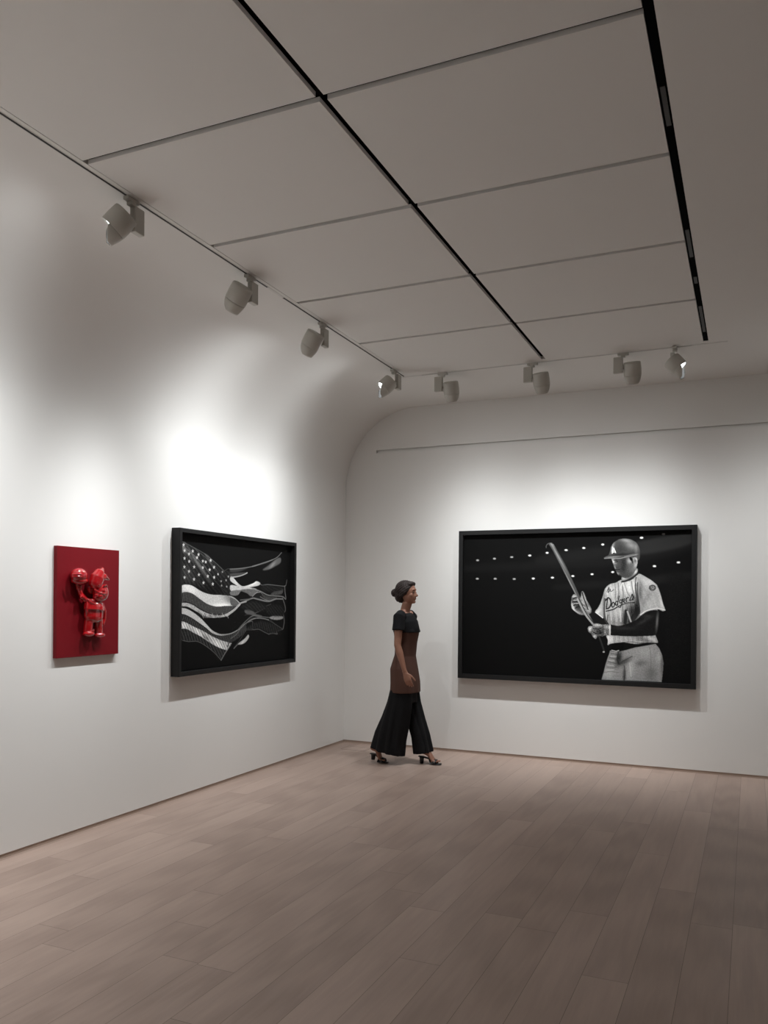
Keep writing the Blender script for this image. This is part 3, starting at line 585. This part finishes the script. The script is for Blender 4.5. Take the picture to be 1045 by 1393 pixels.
    for i in range(60):
        t = rs.rand(); x = 500+t*350; y = 540+rs.rand()*220; L([(x, y), (x+rs.randn()*8, y+rs.randn()*8)], 2, 50+rs.rand()*30, .4)
    return c
# ---------------------------------------------------------------- framed pictures
def print_mesh(c, W_, Hh):
    """grid in local X/Z (facing -Y), tones stored per vertex"""
    v = c.rgb(); h, w_ = v.shape
    xs_ = (np.arange(w_)+.5)/w_*W_-W_/2; zs_ = Hh/2-(np.arange(h)+.5)/h*Hh
    co = np.zeros((h*w_, 3)); co[:, 0] = np.tile(xs_, h); co[:, 2] = np.repeat(zs_, w_)
    i = (np.arange(h-1)[:, None]*w_+np.arange(w_-1)[None, :]).ravel()
    f = np.stack([i, i+w_, i+w_+1, i+1], 1)
    me = bpy.data.meshes.new('picture'); me.vertices.add(len(co)); me.vertices.foreach_set('co', co.ravel())
    me.loops.add(f.size); me.loops.foreach_set('vertex_index', f.ravel().astype(np.int32))
    me.polygons.add(len(f)); me.polygons.foreach_set('loop_start', (np.arange(len(f))*4).astype(np.int32)); me.update(calc_edges=True); me.validate()
    ca = me.color_attributes.new('tone', 'FLOAT_COLOR', 'POINT'); q = np.ones((h*w_, 4)); q[:, :3] = v.ravel()[:, None]*np.array([1, .975, .945]); ca.data.foreach_set('color', q.ravel())
    return me
def print_mat(name):
    m = bpy.data.materials.new(name); m.use_nodes = True; nt = m.node_tree; b = nt.nodes['Principled BSDF']; a = nt.nodes.new('ShaderNodeVertexColor'); a.layer_name = 'tone'
    nt.links.new(a.outputs['Color'], b.inputs['Base Color']); b.inputs['Roughness'].default_value = .6; b.inputs['Specular IOR Level'].default_value = .08
    return m
def framed(name, label, c, W_, Hh, PW, PH, loc, rz, face, depth, pdx=0, pdz=0, back=.03):
    t = thing(name, label, 'picture', loc, (0, 0, rz))
    bm = bmesh.new()
    o4 = [(-W_/2, -Hh/2), (W_/2, -Hh/2), (W_/2, Hh/2), (-W_/2, Hh/2)]; i4 = [(x-face*(1 if x > 0 else -1), z-face*(1 if z > 0 else -1)) for x, z in o4]
    def ring(p, y): return [bm.verts.new((x, y, z)) for x, z in p]
    A, B, Cc, D = ring(o4, 0), ring(o4, -depth), ring(i4, -depth), ring(i4, 0)
    for P_, Q_ in ((A, B), (B, Cc), (Cc, D), (D, A)):
        for k in range(4): bm.faces.new((P_[k], P_[(k+1) % 4], Q_[(k+1) % 4], Q_[k]))
    bmesh.ops.bevel(bm, geom=[e for e in bm.edges if all(v.co.y < -depth*.9 for v in e.verts)], offset=.002, segments=2, affect='EDGES')
    obj('frame', bm, M['frame'], t)
    bm = bmesh.new(); box(bm, -W_/2+face, W_/2-face, -.012, -.004, -Hh/2+face, Hh/2-face); obj('backing_board', bm, M['void'], t)
    me = print_mesh(c, PW, PH); p = obj('picture', me, print_mat(name+'_print'), t); p.location = (pdx, -back, pdz)
    bm = bmesh.new(); box(bm, pdx-PW/2, pdx+PW/2, -back+.0015, -.012, pdz-PH/2, pdz+PH/2); obj('mount', bm, M['void'], t)
    return t
c = paint_ballplayer()
framed('framed_picture', 'large black framed monochrome picture of a ballplayer holding a bat, on the end wall', c, 2.331, 1.534, 2.26, 1.48, (2.5265, 0, 1.557), 0, .045, .078, 2.525-2.5265, 1.56-1.557, .04)
c = paint_flag()
# on the left wall: turned to face +X
framed('framed_picture', 'deep black framed monochrome picture of a torn waving flag, on the left wall', c, 1.809, 1.169, 1.73, 1.095, (0, -2.126, 1.565), PI/2, .034, .078, 0.001, 1.5675-1.565, .03)
# ---------------------------------------------------------------- red relief
t = thing('relief_panel', 'red wall panel with a glossy red cartoonish figure in relief, left of the flag picture', 'relief', (0, -3.938, 1.566), (0, 0, PI/2))
W_, Hh = .557, .736
bm = bmesh.new(); box(bm, -W_/2-.009, W_/2+.009, -.030, 0, -Hh/2, Hh/2, .002); obj('panel', bm, M['red'], t)
def rp(x, y):                                   # trace units -> panel metres
    return ((x-100)/642-.5)*W_+.0, .5*Hh-((y-110-(x-100)*.075*(1-(y-100)/560))/1155)*Hh
def rpt(x, y, d): u, v = rp(x, y); return Vector((u-.009-d*.95, -.030-d, v))
bm = bmesh.new()
P_ = lambda pts: [rpt(*p) for p in pts]
# trunk, legs, shoes
loft(bm, P_([(485, 700, .03), (478, 770, .035), (475, 840, .036)]), [(.066, .030), (.082, .040), (.080, .040)], side=(0, 1, 0), n=24)
loft(bm, P_([(430, 850, .03), (420, 930, .028), (415, 985, .026)]), [(.034, .03), (.033, .028), (.034, .026)], side=(0, 1, 0))
loft(bm, P_([(525, 850, .028), (530, 930, .024), (535, 985, .022)]), [(.032, .03), (.030, .026), (.030, .024)], side=(0, 1, 0))
ball(bm, rpt(425, 1010, .034), (.046, .034, .020)); ball(bm, rpt(545, 1022, .026), (.044, .030, .018))
loft(bm, P_([(385, 975, .024), (475, 975, .03)]), [.010, .010]); 
# arms
loft(bm, P_([(425, 690, .03), (375, 655, .034), (335, 600, .03), (318, 540, .026)]), [.022, .020, .016, .015])
loft(bm, P_([(560, 715, .03), (590, 780, .024), (592, 860, .018), (575, 905, .02)]), [.018, .017, .015, .015])
ball(bm, rpt(352, 635, .045), (.020, .016, .018)); ball(bm, rpt(322, 540, .026), (.024, .020, .022))
for i in range(3): loft(bm, P_([(300+i*22, 530, .03), (294+i*26, 495, .03)]), [.008, .007])
obj('figure_body', fuse(bm, .0028, 3), M['redgloss'], t)
bm = bmesh.new()   # vest with a raised hem and collar
loft(bm, P_([(480, 680, .032), (480, 720, .04), (480, 770, .043)]), [(.072, .032), (.084, .042), (.088, .044)], side=(0, 1, 0), n=28, round_=False)
loft(bm, P_([(415, 665, .055), (450, 690, .072), (500, 718, .076), (545, 722, .06)]), [.007]*4)
loft(bm, P_([(405, 690, .055), (400, 740, .06), (405, 790, .058)]), [.006]*3); loft(bm, P_([(545, 700, .06), (552, 750, .062), (560, 790, .05)]), [.009]*3)
obj('vest', fuse(bm, .0028, 2), M['redgloss'], t)
bm = bmesh.new()   # round head with features, ear and cheek
ball(bm, rpt(545, 590, .05), (.062, .048, .064), seg=28); ball(bm, rpt(530, 640, .058), (.050, .036, .030)); ball(bm, rpt(575, 572, .092), (.015, .014, .013))
ball(bm, rpt(430, 560, .03), (.014, .014, .022)); loft(bm, P_([(480, 560, .085), (520, 590, .098), (570, 600, .10), (610, 595, .088)]), [.007]*4)
loft(bm, P_([(492, 520, .08), (505, 505, .088), (525, 515, .092)]), [.006]*3); loft(bm, P_([(580, 520, .094), (600, 512, .09), (612, 525, .084)]), [.006]*3)
ball(bm, rpt(500, 615, .09), (.014, .010, .012)); ball(bm, rpt(545, 625, .095), (.018, .010, .012))
obj('figure_head', fuse(bm, .0028, 2), M['redgloss'], t)
bm = bmesh.new()   # cap with a soft point folding to the right
loft(bm, P_([(488, 500, .055), (505, 440, .058), (535, 385, .055), (560, 352, .05)]), [(.050, .042), (.052, .044), (.036, .034), (.014, .016)], side=(0, 1, 0), n=24)
loft(bm, P_([(520, 440, .06), (575, 430, .066), (622, 455, .06)]), [(.034, .034), (.026, .030), (.010, .014)], side=(0, 1, 0))
loft(bm, P_([(455, 470, .03), (448, 530, .03), (440, 590, .02)]), [(.018, .02), (.016, .018), (.010, .012)], side=(0, 1, 0))
obj('cap', fuse(bm, .0028, 3), M['redgloss'], t)
bm = bmesh.new()   # domed bun-like ball on the raised hand
ball(bm, rpt(318, 415, .040), (.064, .046, .050), seg=28); loft(bm, P_([(252, 408, .06), (315, 404, .088), (385, 412, .06)]), [.006]*3); loft(bm, P_([(252, 430, .06), (315, 428, .086), (390, 434, .06)]), [.006]*3)
ball(bm, rpt(325, 470, .034), (.066, .044, .030), seg=24)
obj('held_ball', fuse(bm, .0028, 1), M['redgloss'], t)
# ---------------------------------------------------------------- walking woman, facing +X (right), right side to the camera
pt = thing('person', 'woman with dark hair in brown tunic and wide black trousers walking right past the corner', 'person', (1.07, -.80, 0))
def V3(*a): return Vector(a)
def fingers(bm, wrist, d, palm, side_, curl=.35, k=1.0):
    """wrist, pointing direction d, palm normal, side_ = direction across the knuckles towards the thumb"""
    d = d.normalized(); s = side_.normalized(); n = palm.normalized()
    loft(bm, [wrist-d*.02, wrist+d*.015, wrist+d*.05, wrist+d*.085], [(.016, .024), (.014, .028), (.0135, .037), (.011, .036)], side=s, n=16)
    for i, (off, ln_) in enumerate(((.028, .070), (.009, .078), (-.010, .072), (-.028, .056))):
        p = wrist+d*.082+s*off; path = [p-d*.02, p]; a = curl*.5+.06*i
        for f in (.45, .32, .25):
            dd = d*math.cos(a)+n*math.sin(a); p = p+dd*ln_*f; path.append(p); a += curl*.9
        loft(bm, path, [.0088, .0088, .0084, .0076, .0066], side=s, n=10)
    p = wrist+d*.025+s*.022; q = (d*.6+s*.75+n*.35).normalized()
    path = [p-q*.01, p+q*.025, p+q*.045+d*.015, p+q*.058+d*.036]
    loft(bm, path, [.012, .0115, .0095, .0078], side=n, n=10)
# skeleton (local metres; x forward, y to her left, z up; heels 8 cm)
hipz = .93
shR, shL = V3(.00, -.165, 1.445), V3(-.01, .165, 1.445)
elR, elL = V3(.005, -.215, 1.165), V3(-.06, .215, 1.17)
wrR, wrL = V3(.085, -.225, .925), V3(-.09, .235, .925)
hiR, hiL = V3(-.01, -.09, hipz), V3(.01, .09, hipz)
knR, knL = V3(-.06, -.087, .52), V3(.055, .085, .52)
anR, anL = V3(-.275, -.08, .165), V3(.175, .08, .15)
bm = bmesh.new()
# trunk and neck
loft(bm, [(0, 0, .86), (0, 0, .95), (0, 0, 1.06), (.005, 0, 1.18), (.01, 0, 1.28), (.0, 0, 1.38), (-.01, 0, 1.44), (-.012, 0, 1.475)],
     [(.08, .13), (.09, .14), (.075, .112), (.078, .110), (.092, .120), (.09, .145), (.075, .13), (.05, .07)], side=(0, 1, 0), n=28)

loft(bm, [(-.02, 0, 1.43), (-.008, 0, 1.50), (.012, 0, 1.565)], [(.052, .056), (.046, .048), (.048, .047)], side=(0, 1, 0))
# head: skull, jaw, face
ball(bm, (.005, 0, 1.685), (.094, .076, .092), seg=28); ball(bm, (.034, 0, 1.635), (.068, .062, .075), seg=24)
loft(bm, [(.03, 0, 1.60), (.07, 0, 1.585), (.083, 0, 1.582)], [(.03, .045), (.024, .03), (.017, .02)], side=(0, 1, 0))
loft(bm, [(.093, 0, 1.680), (.103, 0, 1.658), (.115, 0, 1.643)], [.009, .010, .012], n=12); ball(bm, (.104, 0, 1.637), (.012, .016, .007))
ball(bm, (.094, 0, 1.616), (.011, .022, .0065)); ball(bm, (.092, 0, 1.606), (.011, .019, .007)); ball(bm, (.088, 0, 1.700), (.012, .045, .010))
for s in (-1, 1):
    ball(bm, (.063, .038*s, 1.645), (.026, .022, .026)); loft(bm, [(.004, .074*s, 1.640), (-.004, .081*s, 1.662), (-.002, .080*s, 1.682)], [.008, .010, .009], n=10)
# arms and hands
for sh_, el, wr, s in ((shR, elR, wrR, -1), (shL, elL, wrL, 1)):
    loft(bm, [sh_+V3(0, -s*.03, .005), sh_+V3(0, s*.01, -.02), sh_.lerp(el, .4), el, el.lerp(wr, .3), el.lerp(wr, .75), wr], [.045, .046, .041, .034, .035, .026, .021], side=(0, 1, 0), n=18)
    d = (wr-el).normalized(); fingers(bm, wr+d*.015, d+V3(.12, 0, -.1), V3(0, -s, 0)+V3(-.25, 0, 0), V3(1, 0, .25), .38)
# legs and feet
for hp, kn, an, s, toe, lift in ((hiR, knR, anR, -1, V3(-.16, -.08, .022), .03), (hiL, knL, anL, 1, V3(.335, .075, .022), 0)):
    loft(bm, [hp+V3(0, 0, -.02), hp.lerp(kn, .45), kn, kn.lerp(an, .3), kn.lerp(an, .72), an], [(.080, .080), (.070, .068), (.052, .050), (.055, .052), (.038, .036), (.033, .031)], side=(0, 1, 0), n=20)
    dirx = (toe-an); dirx.z = 0; dirx.normalize(); heel = an+V3(-.030, 0, -.045)
    ball_ = toe-dirx*.065; ball_.z = .040
    loft(bm, [heel+V3(0, 0, .02), an+dirx*.02+V3(0, 0, -.03), an.lerp(ball_, .55)+V3(0, 0, .006), ball_+V3(0, 0, .002), toe-dirx*.03+V3(0, 0, .008)], [(.028, .027), (.036, .030), (.026, .032), (.018, .040), (.012, .036)], side=(0, 1, 0), n=18)
    for i in range(5):
        off = (-.030+.015*i)*s; q = toe+V3(-.012-.006*i, -off, .010); loft(bm, [q-dirx*.035, q-dirx*.012, q+dirx*.004], [.0085, .0082, .0075] if i else [.0085, .010, .0098], n=8)
body = obj('body', fuse(bm, .0042, 3), M['skin'], pt)
for s in (-1, 1):
    bm = bmesh.new(); ball(bm, (.0905, .031*s, 1.672), (.007, .012, .006), seg=12); e = obj('eye', bm, M['eye'], pt, True)
# hair: short dark cut, full at the back, with a low twist
bm = bmesh.new(); ball(bm, (-.010, 0, 1.700), (.104, .088, .094), seg=28); ball(bm, (-.052, 0, 1.648), (.058, .074, .080), seg=24); ball(bm, (-.075, 0, 1.618), (.040, .046, .040), seg=20); ball(bm, (-.118, 0, 1.668), (.040, .044, .042), seg=20); ball(bm, (.045, 0, 1.752), (.050, .062, .030), seg=20)
loft(bm, [(.02, -.072, 1.72), (.0, -.082, 1.68), (-.02, -.080, 1.635)], [(.03, .012), (.034, .014), (.022, .012)], side=(0, 1, 0)); loft(bm, [(.02, .072, 1.72), (.0, .082, 1.68), (-.02, .080, 1.635)], [(.03, .012), (.034, .014), (.022, .012)], side=(0, 1, 0))
me = fuse(bm, .0055, 3)
for v in me.vertices: v.co.z += .0022*math.sin(v.co.x*300+v.co.z*160+3*math.sin(v.co.y*60)); v.co.y *= 1+.022*math.sin(v.co.z*240-v.co.x*170)
cut = bmesh.new(); cut.from_mesh(me); bmesh.ops.bisect_plane(cut, geom=cut.verts[:]+cut.edges[:]+cut.faces[:], plane_co=(.066, 0, 1.72), plane_no=(1, 0, -.50), clear_outer=True)
bmesh.ops.holes_fill(cut, edges=[e for e in cut.edges if e.is_boundary]); cut.to_mesh(me); cut.free()
obj('hair', me, M['hair'], pt)
# black short-sleeved yoke
bm = bmesh.new()
loft(bm, [(.008, 0, 1.27), (.006, 0, 1.32), (.0, 0, 1.38), (-.01, 0, 1.44), (-.012, 0, 1.468)], [(.125, .152), (.124, .154), (.110, .165), (.086, .140), (.064, .085)], side=(0, 1, 0), n=30, round_=False)
ball(bm, (.066, -.065, 1.29), (.058, .06, .055)); ball(bm, (.066, .065, 1.29), (.058, .06, .055))
for sh_, el, s in ((shR, elR, -1), (shL, elL, 1)): loft(bm, [sh_+V3(0, -s*.05, .008), sh_+V3(0, s*.008, -.012), sh_.lerp(el, .25), sh_.lerp(el, .50)], [.054, .057, .058, .062], n=20, round_=False)
me = fuse(bm, .006, 3)
cut = bmesh.new(); cut.from_mesh(me); bmesh.ops.bisect_plane(cut, geom=cut.verts[:]+cut.edges[:]+cut.faces[:], plane_co=(0, 0, 1.285), plane_no=(0, 0, -1), clear_outer=True)
bmesh.ops.holes_fill(cut, edges=[e for e in cut.edges if e.is_boundary]); cut.to_mesh(me); cut.free(); obj('yoke', me, M['black'], pt)
# brown tunic down to the upper thigh
bm = bmesh.new()
loft(bm, [(.0, 0, .700), (.0, 0, .80), (-.012, 0, .93), (-.002, 0, 1.06), (.005, 0, 1.18), (.008, 0, 1.29), (.006, 0, 1.32)], [(.140, .186), (.136, .188), (.128, .182), (.097, .142), (.102, .139), (.122, .150), (.116, .150)], side=(0, 1, 0), n=36, round_=False)
me = fuse(bm, .006, 2)
for v in me.vertices:
    k = max(0, (1.10-v.co.z)/.4); a = math.atan2(v.co.y, v.co.x); q = 1+.025*k*math.sin(a*9+v.co.z*4); v.co.x *= q; v.co.y *= q
obj('tunic', me, M['brown'], pt)
# wide black trousers: one garment
bm = bmesh.new()
loft(bm, [(.0, 0, .60), (-.005, 0, .80), (-.006, 0, .95), (0, 0, 1.05)], [(.115, .163), (.112, .168), (.105, .160), (.085, .128)], side=(0, 1, 0), n=32, round_=False)
loft(bm, [(-.005, -.085, .74), (-.025, -.085, .58), (-.065, -.088, .42), (-.115, -.088, .27), (-.145, -.088, .115)], [(.110, .085), (.128, .090), (.143, .095), (.158, .100), (.172, .106)], side=(0, 1, 0), n=32, round_=False)
loft(bm, [(.005, .085, .74), (.035, .085, .58), (.085, .083, .42), (.135, .08, .27), (.165, .08, .105)], [(.100, .085), (.096, .088), (.090, .090), (.086, .092), (.092, .098)], side=(0, 1, 0), n=32, round_=False)
me = fuse(bm, .007, 3)
for v in me.vertices:
    k = max(0, min(1, (.78-v.co.z)/.6)); cx_ = -.12*k if v.co.y < 0 else .13*k; cy_ = math.copysign(.086, v.co.y); a = math.atan2(v.co.y-cy_, v.co.x-cx_); q = .012*k*math.sin(a*8+v.co.z*3)
    v.co.x += q*math.cos(a); v.co.y += q*math.sin(a)
obj('trousers', me, M['black'], pt)
# block-heeled sandals
for an, s, toe, lift in ((anR, -1, V3(-.16, -.08, .0), .025), (anL, 1, V3(.335, .075, .0), 0)):
    dx_ = (toe-an); dx_.z = 0; L = dx_.length; dx_.normalize(); hx = an+V3(-.030, 0, 0)
    bm = bmesh.new()
    pth = [V3(hx.x-.024, an.y, an.z-.082), V3(hx.x+.03, an.y, an.z-.088), V3(an.x+L*.36, an.y, .052), V3(toe.x-.085, toe.y, .012), V3(toe.x-.03, toe.y, .007), V3(toe.x+.012, toe.y, .010)]
    loft(bm, pth, [(.006, .026), (.006, .029), (.006, .031), (.007, .040), (.007, .040), (.007, .028)], side=(0, 1, 0), n=18)
    sd = obj('sandal', bm, M['shoe'], pt, True)
    hz = pth[0].z
    bm = bmesh.new(); loft(bm, [(hx.x+.002, an.y, lift), (hx.x+.004, an.y, hz*.6+lift*.4), (hx.x+.006, an.y, hz+.002)], [(.019, .021), (.021, .022), (.026, .026)], side=(0, 1, 0), n=18, round_=False); obj('block_heel', bm, M['shoe'], sd, True)
    for fx, zc, rz_, ry_ in ((.78, .040, .030, .042), (.66, .047, .034, .042)):
        bm = bmesh.new(); c0 = V3(an.x+L*fx, toe.y, .010)
        loft(bm, [c0+V3(0, ry_*math.cos(a), rz_*1.25*math.sin(a)) for a in [i*PI/12 for i in range(13)]], [(.010, .0035)]*13, side=(0, 0, 1) if False else (.0, .3, 1), n=10); obj('toe_strap', bm, M['shoe'], sd, True)
    bm = bmesh.new(); loft(bm, [V3(an.x-.004+.039*math.cos(a), an.y+.036*math.sin(a), an.z-.008) for a in [i*2*PI/24 for i in range(25)]], [.0045]*25, side=(0, 0, 1), n=8, cap=False); obj('ankle_strap', bm, M['shoe'], sd, True)
